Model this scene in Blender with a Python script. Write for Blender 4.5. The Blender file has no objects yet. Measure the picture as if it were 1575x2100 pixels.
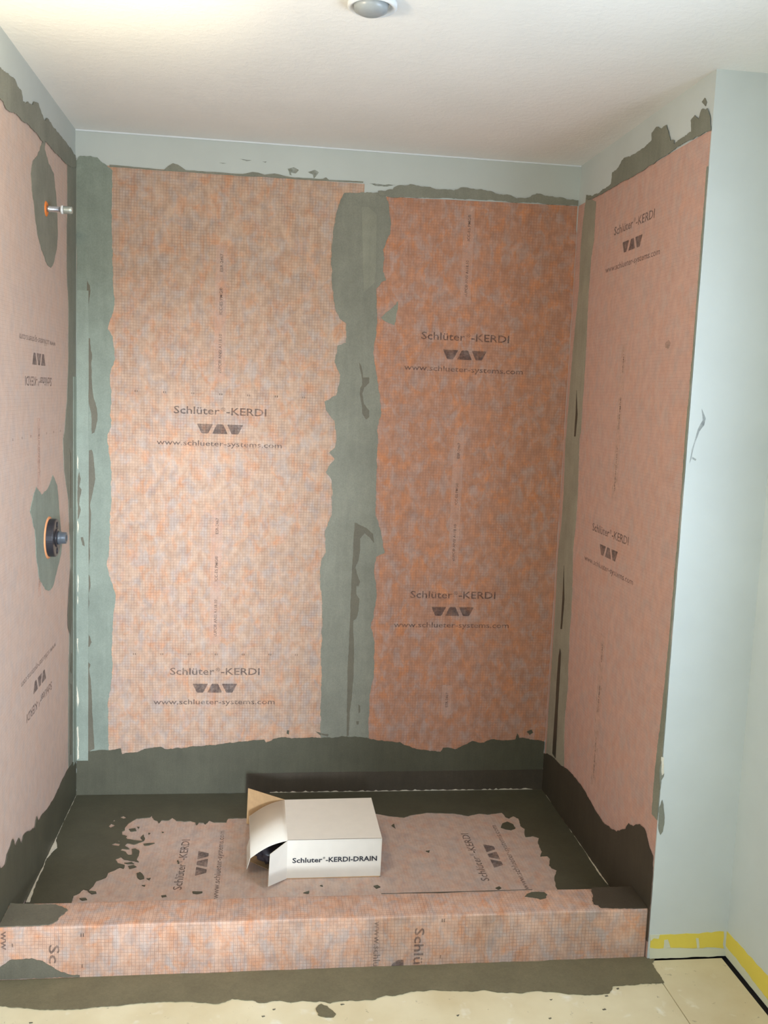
import bpy, bmesh, math, random
from mathutils import Vector, Matrix
from mathutils.geometry import tessellate_polygon
random.seed(11)
SC = bpy.context.scene
COL = SC.collection

# ---------------------------------------------------------------- camera
FPX, CX, CY, CZ, YAW, PIT, ROL = 1945.5217, .6698, -2.4295, 1.5745, .1274, -.1212, .0398
W, D, W2, CH, CD, ZP, YC, H = 1.794, 1.0609, 2.03, .1484, .1218, .0543, .0116, 2.44
YF = -3.1                                    # wall behind the camera
cam = bpy.data.cameras.new('camera'); co = bpy.data.objects.new('camera', cam); COL.objects.link(co)
cam.sensor_fit = 'VERTICAL'; cam.sensor_height = 24.0; cam.lens = 24.0 * FPX / 2100.0; cam.clip_start = .02
fd = Vector((math.sin(YAW)*math.cos(PIT), math.cos(YAW)*math.cos(PIT), math.sin(PIT)))
r0 = Vector((math.cos(YAW), -math.sin(YAW), 0)); u0 = r0.cross(fd)
RR = r0*math.cos(ROL) + u0*math.sin(ROL); UU = -r0*math.sin(ROL) + u0*math.cos(ROL)
M = Matrix((RR, UU, -fd)).transposed().to_4x4(); M.translation = Vector((CX, CY, CZ)); co.matrix_world = M
SC.camera = co
def ray(u, v): return Vector((CX, CY, CZ)), fd + RR*((u-787.5)/FPX) - UU*((v-1050)/FPX)

# ---------------------------------------------------------------- world, lights, exposure
wd = bpy.data.worlds.new('sky'); SC.world = wd; wd.use_nodes = True
wd.node_tree.nodes['Background'].inputs[0].default_value = (.62, .80, 1, 1)
wd.node_tree.nodes['Background'].inputs[1].default_value = 1.2
def area(name, loc, target, sx, sy, power, col, spread=180):
    l = bpy.data.lights.new(name, 'AREA'); l.shape = 'RECTANGLE'; l.size = sx; l.size_y = sy; l.energy = power; l.color = col
    l.spread = math.radians(spread)
    o = bpy.data.objects.new(name, l); COL.objects.link(o); o.location = loc
    o.rotation_euler = (Vector(target)-Vector(loc)).to_track_quat('-Z', 'Y').to_euler(); return o
LIGHTS = [
 area('daylight_behind', (.98, -6.0, 1.45), (.75, 1.0, 1.2), .5, .45, 42, (.77, .87, 1.0), 60),
 area('side_fill', (2.22, -1.15, 1.42), (.3, -.2, 1.0), .9, 1.0, 24, (.68, .81, 1.0), 150),  # fill added for the stub's falloff and the left wall
 area('room_fill', (.65, YF-.16, 1.2), (.75, 0, 1.3), .8, .9, 22, (.80, .92, 1.0), 170),  # broad fill added behind the camera to lift the room's ambient
]
lp = bpy.data.lights.new('vanity_lamp', 'POINT'); lp.energy = 15; lp.color = (1, .80, .58); lp.shadow_soft_size = .06
lo = bpy.data.objects.new('vanity_lamp', lp); COL.objects.link(lo); lo.location = (.22, -.75, 2.12)
sp_ = bpy.data.lights.new('vanity_uplight', 'SPOT'); sp_.energy = 9; sp_.color = (1, .86, .52); sp_.spot_size = math.radians(78); sp_.spot_blend = .7; sp_.shadow_soft_size = .05
so = bpy.data.objects.new('vanity_uplight', sp_); COL.objects.link(so); so.location = (.22, -.55, 1.95)
so.rotation_euler = (Vector((.22, -.25, 2.44))-so.location).to_track_quat('-Z', 'Y').to_euler()
vs = SC.view_settings; vs.view_transform = 'Standard'; vs.look = 'None'; vs.gamma = 1; vs.use_curve_mapping = False
vs.exposure = 0.45

# ---------------------------------------------------------------- materials
def srgb(r, g, b):
    f = lambda c: (c/255/12.92) if c/255 <= .04045 else ((c/255+.055)/1.055)**2.4
    return (f(r), f(g), f(b), 1)
class NT:
    def __init__(s, name):
        s.m = bpy.data.materials.new(name); s.m.use_nodes = True; s.t = s.m.node_tree
        s.b = s.t.nodes['Principled BSDF']; s.out = s.t.nodes['Material Output']
    def n(s, typ, **k):
        o = s.t.nodes.new(typ)
        for a, v in k.items(): setattr(o, a, v)
        return o
    def l(s, a, b): s.t.links.new(a, b)
    def val(s, sock, v):
        if hasattr(v, 'is_linked') or isinstance(v, bpy.types.NodeSocket): s.l(v, sock)
        else: sock.default_value = v
    def math(s, op, a, b=0.0):
        o = s.n('ShaderNodeMath', operation=op); s.val(o.inputs[0], a); s.val(o.inputs[1], b); return o.outputs[0]
    def noise(s, vec, scale, detail=3, rough=.55, dist=0):
        o = s.n('ShaderNodeTexNoise'); s.l(vec, o.inputs['Vector']); o.inputs['Scale'].default_value = scale
        o.inputs['Detail'].default_value = detail; o.inputs['Roughness'].default_value = rough; o.inputs['Distortion'].default_value = dist
        return o.outputs[0]
    def ramp(s, fac, stops):
        o = s.n('ShaderNodeValToRGB'); s.l(fac, o.inputs[0]); e = o.color_ramp.elements
        while len(e) < len(stops): e.new(.5)
        for i, (p, c) in enumerate(stops): e[i].position = p; e[i].color = c if len(c) == 4 else (*c, 1)
        return o.outputs[0]
    def mix(s, fac, a, b, mode='MIX'):
        o = s.n('ShaderNodeMix', data_type='RGBA', blend_type=mode); s.val(o.inputs[0], fac); s.val(o.inputs[6], a); s.val(o.inputs[7], b)
        return o.outputs[2]
    def bump(s, h, strength=.3, dist=.002):
        o = s.n('ShaderNodeBump'); s.l(h, o.inputs['Height']); o.inputs['Strength'].default_value = strength; o.inputs['Distance'].default_value = dist
        s.l(o.outputs[0], s.b.inputs['Normal'])
    def uv(s): return s.n('ShaderNodeUVMap', uv_map='UVMap').outputs[0]
    def obj(s): return s.n('ShaderNodeTexCoord').outputs['Object']

def plain(name, c, rough=.5, metal=0, var=.08, scale=30):
    k = NT(name); n = k.noise(k.obj(), scale, 4)
    a = tuple(x*(1-var) for x in c[:3])+(1,); b = tuple(min(1, x*(1+var)) for x in c[:3])+(1,)
    k.l(k.ramp(n, [(.3, a), (.7, b)]), k.b.inputs['Base Color'])
    k.b.inputs['Roughness'].default_value = rough; k.b.inputs['Metallic'].default_value = metal
    return k.m

def membrane(name, orange=.6, grey=.35, base=(206, 160, 138), grid=1.0, off=0.0, gain=1.0, mott=1.0):
    k = NT(name); uv = k.uv()
    mp = k.n('ShaderNodeMapping'); k.l(uv, mp.inputs[0]); mp.inputs['Location'].default_value = (off, off*1.7, off); mp.inputs['Scale'].default_value = (1.25, .8, 1)
    v = mp.outputs[0]
    c = srgb(*base)
    # fleece blotches: orange foil showing through, bluish grey cement haze
    n1 = k.noise(v, 19, 8, .66, .5); n2 = k.noise(v, 30, 6, .65, .3); n3 = k.noise(v, 4, 3, .6)
    mp2 = k.n('ShaderNodeMapping'); k.l(v, mp2.inputs[0]); mp2.inputs['Location'].default_value = (7.3, 2.1, 4)
    n4 = k.noise(mp2.outputs[0], 20, 8, .66, .5)
    fo = k.ramp(n1, [(.48, (0, 0, 0)), (.64, (1, 1, 1))]); fg = k.ramp(n4, [(.47, (0, 0, 0)), (.62, (1, 1, 1))])
    big = k.ramp(n3, [(.3, (.55, .55, .55)), (.7, (1, 1, 1))])
    col = k.mix(k.math('MULTIPLY', k.math('MULTIPLY', fo, big), orange), c, srgb(222, 142, 84))
    col = k.mix(k.math('MULTIPLY', fg, grey), col, srgb(178, 174, 172))
    mo = k.ramp(n2, [(.36, (.74, .70, .68)), (.62, (1.0, 1.0, 1.0))]); col = k.mix(.8*mott, col, mo, 'MULTIPLY')
    fine = k.noise(v, 260, 3, .7); col = k.mix(1.0, col, k.ramp(fine, [(.25, (.87, .87, .87)), (.75, (1, 1, 1))]), 'MULTIPLY')
    # printed / woven centimetre grid
    sp = k.n('ShaderNodeSeparateXYZ'); k.l(uv, sp.inputs[0]); wob = k.math('MULTIPLY', k.noise(uv, 9, 2), .004)
    def lines(ax, freq, w):
        a = k.math('ADD', sp.outputs[ax], wob)
        f = k.math('FRACT', k.math('MULTIPLY', a, freq)); return k.math('GREATER_THAN', k.math('ABSOLUTE', k.math('SUBTRACT', f, .5)), .5-w/2)
    g = k.math('MAXIMUM', lines(0, 100, .17), lines(1, 100, .17)); g2 = k.math('MAXIMUM', lines(0, 200, .22), lines(1, 200, .22))
    patch = k.ramp(k.noise(v, 11, 3), [(.35, (.45, .45, .45)), (.65, (1, 1, 1))])
    gg = k.math('MULTIPLY', k.math('MAXIMUM', k.math('MULTIPLY', g, .36*grid), k.math('MULTIPLY', g2, .17*grid)), patch)
    col = k.mix(gg, col, srgb(112, 84, 74))
    if gain != 1: col = k.mix(1.0, col, (gain, gain, gain, 1), 'MULTIPLY')
    k.l(col, k.b.inputs['Base Color']); k.b.inputs['Roughness'].default_value = .75
    k.b.inputs['Specular IOR Level'].default_value = .25
    k.bump(k.math('ADD', fine, k.math('MULTIPLY', g, .8)), .25, .0006)
    return k.m
def mortar(name, c, rough=.7, var=.12, spec=.3):
    k = NT(name); uv = k.obj(); n = k.noise(uv, 9, 5, .6); f = k.noise(uv, 210, 4, .7)
    mp = k.n('ShaderNodeMapping'); k.l(uv, mp.inputs[0]); mp.inputs['Scale'].default_value = (1, 1, .12)
    st = k.noise(mp.outputs[0], 60, 3)
    c0 = srgb(*c); a = tuple(x*(1-var) for x in c0[:3])+(1,); b = tuple(x*(1+var) for x in c0[:3])+(1,)
    col = k.ramp(n, [(.3, a), (.7, b)]); col = k.mix(1.0, col, k.ramp(f, [(.3, (.86, .86, .86)), (.7, (1.06, 1.06, 1.06))]), 'MULTIPLY')
    col = k.mix(.6, col, k.ramp(st, [(.35, (.90, .90, .90)), (.65, (1.03, 1.03, 1.03))]), 'MULTIPLY')
    k.l(col, k.b.inputs['Base Color']); k.b.inputs['Roughness'].default_value = rough; k.b.inputs['Specular IOR Level'].default_value = spec
    k.bump(k.math('ADD', k.math('MULTIPLY', f, .35), k.math('ADD', n, k.math('MULTIPLY', st, .5))), .35, .0016)
    return k.m
def paint(name, c, bump=.12):
    k = NT(name); o = k.obj(); n = k.noise(o, 3, 4, .6); f = k.noise(o, 120, 3)
    c0 = srgb(*c); a = tuple(x*.95 for x in c0[:3])+(1,); b = tuple(min(1, x*1.04) for x in c0[:3])+(1,)
    k.l(k.ramp(n, [(.3, a), (.7, b)]), k.b.inputs['Base Color']); k.b.inputs['Roughness'].default_value = .6
    k.bump(k.math('ADD', f, n), bump, .001); return k.m
def ceiling_mat():
    k = NT('textured_ceiling'); o = k.obj(); n = k.noise(o, 48, 5, .62, .5); f = k.noise(o, 2.2, 3)
    k.l(k.ramp(f, [(.3, srgb(234, 234, 230)), (.7, srgb(242, 241, 237))]), k.b.inputs['Base Color'])
    k.b.inputs['Roughness'].default_value = .85
    k.bump(k.ramp(n, [(.42, (0, 0, 0)), (.62, (1, 1, 1))]), .22, .0022); return k.m
def board_mat():
    k = NT('cement_board'); o = k.obj(); n = k.noise(o, 4, 4); v = k.noise(o, 38, 5, .7, .4)
    col = k.ramp(n, [(.3, srgb(206, 189, 150)), (.7, srgb(224, 212, 178))])
    col = k.mix(k.ramp(v, [(.64, (0, 0, 0)), (.73, (1, 1, 1))]), col, srgb(150, 138, 112))
    w = k.noise(o, 13, 3, .6, .3); col = k.mix(k.ramp(w, [(.6, (0, 0, 0)), (.75, (.8, .8, .8))]), col, srgb(236, 232, 218))
    k.l(col, k.b.inputs['Base Color']); k.b.inputs['Roughness'].default_value = .85; k.bump(v, .25, .0015); return k.m
def ink(name, c=(70, 58, 56), fade=.35):
    k = NT(name); uv = k.uv(); n = k.noise(uv, 130, 3, .7); n2 = k.noise(uv, 30, 3)
    k.b.inputs['Base Color'].default_value = srgb(*c); k.b.inputs['Roughness'].default_value = .8
    tr = k.n('ShaderNodeBsdfTransparent'); mx = k.n('ShaderNodeMixShader')
    f = k.math('ADD', k.math('MULTIPLY', k.ramp(n, [(.35, (0, 0, 0)), (.7, (1, 1, 1))]), .25), k.math('MULTIPLY', k.ramp(n2, [(.4, (0, 0, 0)), (.75, (1, 1, 1))]), .3))
    k.l(k.math('ADD', f, fade), mx.inputs[0]); k.l(k.b.outputs[0], mx.inputs[1]); k.l(tr.outputs[0], mx.inputs[2]); k.l(mx.outputs[0], k.out.inputs[0])
    return k.m
def haze(name, c, a):
    k = NT(name); k.b.inputs['Base Color'].default_value = srgb(*c); k.b.inputs['Roughness'].default_value = .9
    tr = k.n('ShaderNodeBsdfTransparent'); mx = k.n('ShaderNodeMixShader'); n = k.noise(k.uv(), 40, 4, .65)
    k.l(k.math('MULTIPLY', k.ramp(n, [(.35, (.35, .35, .35)), (.7, (1, 1, 1))]), a), mx.inputs[0])
    k.l(tr.outputs[0], mx.inputs[1]); k.l(k.b.outputs[0], mx.inputs[2]); k.l(mx.outputs[0], k.out.inputs[0]); return k.m

MM = dict(
 bl=membrane('fleece_back_left', .52, .48, (202, 172, 148), 1.5, 0.0),
 br=membrane('fleece_back_right_shaded', .62, .40, (190, 142, 116), 1.2, 3.1),  # shaded copy of the back fleece: warm, dimmer light mixed into its colour
 lw=membrane('fleece_left_wall', .10, .28, (204, 180, 164), .45, 5.2, 1, .4),
 rw=membrane('fleece_right_wall', .18, .28, (210, 170, 155), .5, 8.4, 1, .5),
 pan=membrane('fleece_floor', .30, .40, (206, 182, 166), .6, 11.0, 1, .7),
 curb=membrane('fleece_curb', .60, .55, (212, 174, 150), 1.5, 14.0),
 mor=mortar('dry_grey_mortar', (130, 130, 116)), morl=mortar('pale_green_grey_mortar', (134, 143, 130)),
 strip=mortar('pale_band_mortar', (142, 151, 138)), mor2=mortar('scraped_mortar', (138, 138, 122)), morr=mortar('grey_side_mortar', (158, 152, 134)), damp=mortar('damp_mortar', (106, 101, 86), .6),
 wet=mortar('dark_fresh_mortar', (84, 82, 66), .5, .12, .35), wet_shadow=mortar('darkest_fresh_and_shadow_mortar', (74, 66, 54), .5, .12, .35),  # darkest mix also carries the painted shadow on the back wall band
 flm=mortar('olive_floor_mortar', (116, 108, 84), .6), crumb=mortar('white_crumb', (214, 206, 186), .8, .15),
 paint=paint('grey_green_paint', (184, 190, 184)), paint2=paint('stub_paint', (200, 206, 203)), ceil=ceiling_mat(), board=board_mat(),
 yellow=paint('yellow_paint', (224, 204, 84), .2), plaster=paint('pale_plaster', (208, 208, 184), .3), dark=plain('dark_gap', srgb(40, 34, 26), .9),
 ink=ink('faded_ink', (78, 68, 68), .34), inks=ink('small_ink', (78, 68, 64), .35), inkb=plain('black_ink', srgb(42, 44, 52), .6),
 hz=haze('pale_stripe_haze', (226, 188, 168), .45), tick=ink('tick_ink', (84, 64, 56), .3),
 card=plain('white_card', srgb(229, 222, 208), .55, 0, .02), kraft=plain('brown_card', srgb(196, 160, 116), .8, 0, .06, 60),
 chrome=plain('pipe_chrome', srgb(198, 200, 206), .25, .9), thread=plain('galvanised_thread', srgb(188, 198, 194), .35, .75),
 orange=plain('orange_seal', srgb(222, 124, 52), .5), black=plain('black_plastic', srgb(44, 42, 46), .3), grey=plain('grey_plastic', srgb(76, 82, 88), .3),
 peach=plain('peach_seal', srgb(214, 146, 100), .6), white=plain('white_plastic', srgb(222, 226, 228), .4, 0, .03), lens=plain('grey_lens', srgb(150, 156, 158), .3), bag=plain('shade_dark_film', srgb(48, 44, 50), .3),
 frame=plain('window_frame_white', srgb(220, 220, 215), .4, 0, .02))

# ---------------------------------------------------------------- helpers
class Pl:
    def __init__(s, O, U, V, N): s.O, s.U, s.V, s.N = map(Vector, (O, U, V, N))
    def px(s, u, v):
        o, d = ray(u, v); t = (s.O-o).dot(s.N)/d.dot(s.N); q = o+d*t-s.O; return (q.dot(s.U), q.dot(s.V))
    def pt(s, a, b, n=0): return s.O+s.U*a+s.V*b+s.N*n
BW = Pl((0, D, 0), (1, 0, 0), (0, 0, 1), (0, -1, 0)); LW = Pl((0, 0, 0), (0, 1, 0), (0, 0, 1), (1, 0, 0))
RW = Pl((W, 0, 0), (0, -1, 0), (0, 0, 1), (-1, 0, 0)); ST = Pl((0, 0, 0), (1, 0, 0), (0, 0, 1), (0, -1, 0))
FR = Pl((W2, 0, 0), (0, -1, 0), (0, 0, 1), (-1, 0, 0)); PAN = Pl((0, 0, ZP), (1, 0, 0), (0, 1, 0), (0, 0, 1))
FL = Pl((0, 0, 0), (1, 0, 0), (0, 1, 0), (0, 0, 1)); CT = Pl((0, 0, CH), (1, 0, 0), (0, 1, 0), (0, 0, 1))
CF = Pl((0, YC, 0), (1, 0, 0), (0, 0, 1), (0, -1, 0))

def link(name, me, mat, parent=None, loc=None):
    if mat is not None: me.materials.clear(); me.materials.append(mat)
    o = bpy.data.objects.new(name, me); COL.objects.link(o)
    if loc: o.location = loc
    if parent is not None: o.parent = parent; o.matrix_parent_inverse = Matrix.Translation(-Vector(parent.location))
    return o
def tag(o, label, cat, group=None):
    o['label'] = label; o['category'] = cat
    if group: o['group'] = group
    return o
def empty(name, loc, label, cat, group=None):
    o = bpy.data.objects.new(name, None); COL.objects.link(o); o.location = loc; o.empty_display_size = .05
    return tag(o, label, cat, group)
def struct(o): o['kind'] = 'structure'; return o
def jag(pts, seg=.010, amp=.0018, closed=True):
    out = []; n = len(pts)
    for i in range(n if closed else n-1):
        a = Vector(pts[i]); b = Vector(pts[(i+1) % n]); L = (b-a).length; k = max(1, min(60, int(L/seg)))
        d = (b-a); nn = Vector((-d.y, d.x)).normalized() if L > 1e-6 else Vector((0, 0))
        out.append(a)
        ph = random.uniform(0, 6.28); w = 0
        for j in range(1, k):
            w = .6*w+random.uniform(-1, 1)
            out.append(a+d*(j/k)+nn*amp*w*min(1, 2.5*min(j, k-j)/k+.3))
    return [tuple(p) for p in out]
def slab_mesh(pl, loops, n0, n1):
    """extruded polygon (first loop) with holes (other loops) standing n0..n1 proud of a plane; UV in metres"""
    bm = bmesh.new(); uvl = bm.loops.layers.uv.new('UVMap')
    flat = [p for lp_ in loops for p in lp_]
    top = [bm.verts.new(pl.pt(p[0], p[1], n1)) for p in flat]; bot = [bm.verts.new(pl.pt(p[0], p[1], n0)) for p in flat]
    tri = tessellate_polygon([[Vector((p[0], p[1], 0)) for p in lp_] for lp_ in loops])
    def face(vs, uvs):
        try: f = bm.faces.new(vs)
        except ValueError: return
        for l_, q in zip(f.loops, uvs): l_[uvl].uv = q
    for a, b, c in tri:
        va, vb, vc = (Vector(flat[i]) for i in (a, b, c))
        if (vb-va).cross(vc-va) < 0: a, b, c = a, c, b
        if pl.U.cross(pl.V).dot(pl.N) < 0: a, b, c = a, c, b
        face((top[a], top[b], top[c]), (flat[a], flat[b], flat[c]))
    i0 = 0
    for lp_ in loops:
        m = len(lp_)
        for i in range(m):
            j = (i+1) % m; face((top[i0+i], bot[i0+i], bot[i0+j], top[i0+j]), (flat[i0+i], flat[i0+i], flat[i0+j], flat[i0+j]))
        i0 += m
    me = bpy.data.meshes.new('patch'); bm.to_mesh(me); bm.free(); return me
def clip(p, lo, hi): return (min(max(p[0], lo[0]), hi[0]), min(max(p[1], lo[1]), hi[1]))
def patch(name, pl, px, mat, n1=.0026, parent=None, n0=.0002, amp=.0021, seg=.0065, holes=(), lo=(-9, -9), hi=(9, 9), metric=False):
    if pl is PAN: lo = (max(lo[0], .0046), YC+CD+.0008); hi = (min(hi[0], W-.0046), min(hi[1], D-.0064))
    cv = (lambda q: tuple(q)) if metric else (lambda q: pl.px(*q))
    loops = [[clip(q, lo, hi) for q in jag([clip(cv(p), lo, hi) for p in px], seg, amp)]]
    for h in holes: loops.append(jag([cv(p) for p in h], seg, amp*.7))
    return link(name, slab_mesh(pl, loops, n0, n1), mat, parent)
def crop(k, ox, oy, pts): return [(ox+x/k, oy+y/k) for x, y in pts]
def boxmesh(x0, x1, y0, y1, z0, z1, bev=0):
    bm = bmesh.new(); bmesh.ops.create_cube(bm, size=1)
    for v in bm.verts: v.co = Vector(((x0+x1)/2+v.co.x*(x1-x0), (y0+y1)/2+v.co.y*(y1-y0), (z0+z1)/2+v.co.z*(z1-z0)))
    if bev: bmesh.ops.bevel(bm, geom=bm.edges[:], offset=bev, segments=2, affect='EDGES')
    uvl = bm.loops.layers.uv.new('UVMap')
    for f in bm.faces:
        n = f.normal
        for l_ in f.loops:
            c = l_.vert.co; l_[uvl].uv = (c.x, c.y) if abs(n.z) > .7 else ((c.x, c.z) if abs(n.y) > .7 else (c.y, c.z))
    me = bpy.data.meshes.new('box'); bm.to_mesh(me); bm.free(); return me
def lathe(profile, axis='x', loc=(0, 0, 0), seg=40, hexa=False):
    bm = bmesh.new(); rings = []
    for t, r in profile:
        ring = []
        for i in range(seg):
            a = 2*math.pi*i/seg; c, s_ = math.cos(a)*r, math.sin(a)*r
            q = (t, c, s_) if axis == 'x' else (c, s_, t)
            ring.append(bm.verts.new(Vector(loc)+Vector(q)))
        rings.append(ring)
    for A, B in zip(rings, rings[1:]):
        for i in range(seg): bm.faces.new((A[i], A[(i+1) % seg], B[(i+1) % seg], B[i]))
    bm.faces.new(rings[0]); bm.faces.new(rings[-1])
    bmesh.ops.recalc_face_normals(bm, faces=bm.faces[:])
    for f in bm.faces: f.smooth = len(f.verts) == 4
    me = bpy.data.meshes.new('lathe'); bm.to_mesh(me); bm.free(); return me
_tc = {}
def glyphs(s, bold=.012):
    if (s, bold) in _tc: return _tc[(s, bold)]
    cu = bpy.data.curves.new('t', 'FONT'); cu.body = s; cu.size = 1; cu.resolution_u = 2; cu.offset = bold; cu.fill_mode = 'FRONT'
    o = bpy.data.objects.new('t', cu); COL.objects.link(o); bpy.context.view_layer.update()
    me = bpy.data.meshes.new_from_object(o.evaluated_get(bpy.context.evaluated_depsgraph_get()))
    vs_ = [(v.co.x, v.co.y) for v in me.vertices]; fs = [tuple(p.vertices) for p in me.polygons]
    bpy.data.objects.remove(o); bpy.data.curves.remove(cu); bpy.data.meshes.remove(me)
    x0 = min(v[0] for v in vs_); x1 = max(v[0] for v in vs_)
    vs_ = [((x-x0)/(x1-x0), y) for x, y in vs_]
    _tc[(s, bold)] = (vs_, fs); return vs_, fs
class Print:
    """flat print in a local frame: origin (a,b) on a plane, turned by deg"""
    def __init__(s, pl, a, b, deg=0, n=.0012): s.pl, s.a, s.b, s.n = pl, a, b, n; s.c, s.s = math.cos(math.radians(deg)), math.sin(math.radians(deg))
    def m(s, x, y): return (s.a+x*s.c-y*s.s, s.b+x*s.s+y*s.c)
    def mesh(s, name, polys, mat, parent, kind=None):
        bm = bmesh.new(); uvl = bm.loops.layers.uv.new('UVMap')
        for vs_, fs in polys:
            q = [s.m(*p) for p in vs_]; V_ = [bm.verts.new(s.pl.pt(p[0], p[1], s.n)) for p in q]
            for f in fs:
                try: F = bm.faces.new([V_[i] for i in f])
                except ValueError: continue
                for l_, i in zip(F.loops, f): l_[uvl].uv = q[i]
        bm.normal_update()
        for f in bm.faces:
            if f.normal.dot(s.pl.N) < 0: f.normal_flip()
        me = bpy.data.meshes.new(name); bm.to_mesh(me); bm.free(); return link(name, me, mat, parent)
    def text(s, string, x, y, w, h, bold=.012):
        """left end at x, baseline y, width w; h = height of a capital"""
        vs_, fs = glyphs(string, bold); k = h/.73
        return ([(x+px*w, y+py*k) for px, py in vs_], fs)
def rt(pts, r):      # rounded corners
    out = []; n = len(pts)
    for i in range(n):
        p = Vector(pts[i]); a = (Vector(pts[i-1])-p).normalized()*r; b = (Vector(pts[(i+1) % n])-p).normalized()*r
        out += [tuple(p+a), tuple(p+(a+b)*.25), tuple(p+b)]
    return out
def logo(x, y, w, h):
    t = w/3*1.09; s_ = .30*t; o = []
    for i in range(3):
        x0 = x-w/2+i*(w-t)/2+(-.004 if i == 0 else .004 if i == 2 else 0)*0
        if i == 1: q = [(x0+.02*t, y), (x0+t*.98, y), (x0+t-s_, y+h), (x0+s_, y+h)]
        else: q = [(x0+s_, y), (x0+t-s_, y), (x0+t, y+h), (x0, y+h)]
        g = .0022 if i == 0 else -.0022 if i == 2 else 0
        q = rt([(a-g*1.6, b) for a, b in q], .003); o.append((q, [tuple(range(len(q)))]))
    return o
def title(P, x0, y, full=True):
    k = [P.text('Schlüter', x0, y, .163, .0275), P.text('®', x0+.167, y+.013, .016, .014, .004), P.text('-KERDI', x0+.187, y, .143, .0275)]
    return k
def print_block(pl, a, b, deg, parent, n=.0012):
    P = Print(pl, a, b, deg, n)
    P.mesh('lettering', title(P, -.165, 0), MM['ink'], parent)
    P.mesh('logo', logo(0, -.069, .158, .0345), MM['ink'], parent)
    P.mesh('web_address', [P.text('www.schlueter-systems.com', -.224, -.114, .448, .0205, .008)], MM['ink'], parent)
def side_print(pl, a, items, parent, n=.0012):
    """small approval marks running up the sheet, on a paler stripe"""
    for (s, z0, z1) in items:
        P = Print(pl, a+.004, z0, 90, n+.0003)
        P.mesh('approval_mark', [P.text(s, 0, 0, z1-z0, .0105, .014)], MM['inks'], parent)
    P = Print(pl, a, 0, 0, n)
    z0 = min(i[1] for i in items)-.03; z1 = max(i[2] for i in items)+.03
    P.mesh('pale_stripe', [([(-.022, z0), (.018, z0), (.018, z1), (-.022, z1)], [(0, 1, 2, 3)])], MM['hz'], parent)
def ticks(pl, a0, step, cnt, b, parent, n=.0012):
    P = Print(pl, 0, 0, 0, n); q = []
    for i in range(cnt):
        x = a0+i*step
        for dx in (-.004, .003): q.append(([(x+dx, b-.003), (x+dx+.003, b-.003), (x+dx+.003, b+.004), (x+dx, b+.004)], [(0, 1, 2, 3)]))
    P.mesh('ruler_mark', q, MM['tick'], parent)['kind'] = 'stuff'

# ---------------------------------------------------------------- room shell
T = .12
struct(link('ceiling', boxmesh(-T, W2+T, YF-T, D+T, H, H+.1), MM['ceil']))
fl = struct(link('floor', boxmesh(-T, W2+T, YF-T, D+T, -.12, -.017), MM['dark']))
link('floor_board', boxmesh(0.0, 1.7925, YF+.004, 0.10, -.0165, 0, .0008), MM['board'], fl)
link('floor_board', boxmesh(1.7945, W2-.012, YF+.004, -.004, -.0165, -.0006, .0008), MM['board'], fl)
wb = struct(link('wall_back', boxmesh(-T, W2+T, D, D+T, -.016, H), MM['paint']))
wl = struct(link('wall_left', boxmesh(-T, 0, YF, D, -.016, H), MM['paint']))
wp = struct(link('wall_partition', boxmesh(W, W2, 0, D, .004, H, .0), MM['paint2']))
def wall_open(name, mk, a0, a1, z0, z1, o0, o1, oz0, oz1, mat):
    bm = bmesh.new()
    for (p, q, r, s) in ((a0, o0, z0, z1), (o1, a1, z0, z1), (o0, o1, z0, oz0), (o0, o1, oz1, z1)):
        me = mk(p, q, r, s); bm.from_mesh(me); bpy.data.meshes.remove(me)
    me = bpy.data.meshes.new(name); bm.to_mesh(me); bm.free(); return struct(link(name, me, mat))
# unseen windows added behind the camera and at right, cut to shape the daylight
WB = (.20, .94, .70, 1.57); WR = (-1.75, -.62, .88, 1.95)
wall_open('wall_front', lambda p, q, r, s: boxmesh(p, q, YF-T, YF, r, s), -T, W2+T, -.016, H, *WB, MM['paint'])
wr = wall_open('wall_right', lambda p, q, r, s: boxmesh(W2, W2+T, p, q, r, s), YF, D, .004, H, *WR, MM['paint2'])
def window(name, horiz, a0, a1, z0, z1, at):
    root = struct(bpy.data.objects.new(name, None)); COL.objects.link(root)
    f = .035
    for (p, q, r, s) in ((a0, a1, z0, z0+f), (a0, a1, z1-f, z1), (a0, a0+f, z0+f, z1-f), (a1-f, a1, z0+f, z1-f)):
        me = boxmesh(p, q, at-.06, at-.02, r, s, .003) if horiz else boxmesh(at+.02, at+.06, p, q, r, s, .003)
        link('frame_bar', me, MM['frame'], root)
    return root
window('added_window_1', True, *WB, YF); window('added_window_2', False, *WR, W2)
# caulk bead where back wall meets ceiling
struct(link('trim_1', boxmesh(0, W, D-.0045, D, H-.0045, H, .0012), MM['white']))

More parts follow.
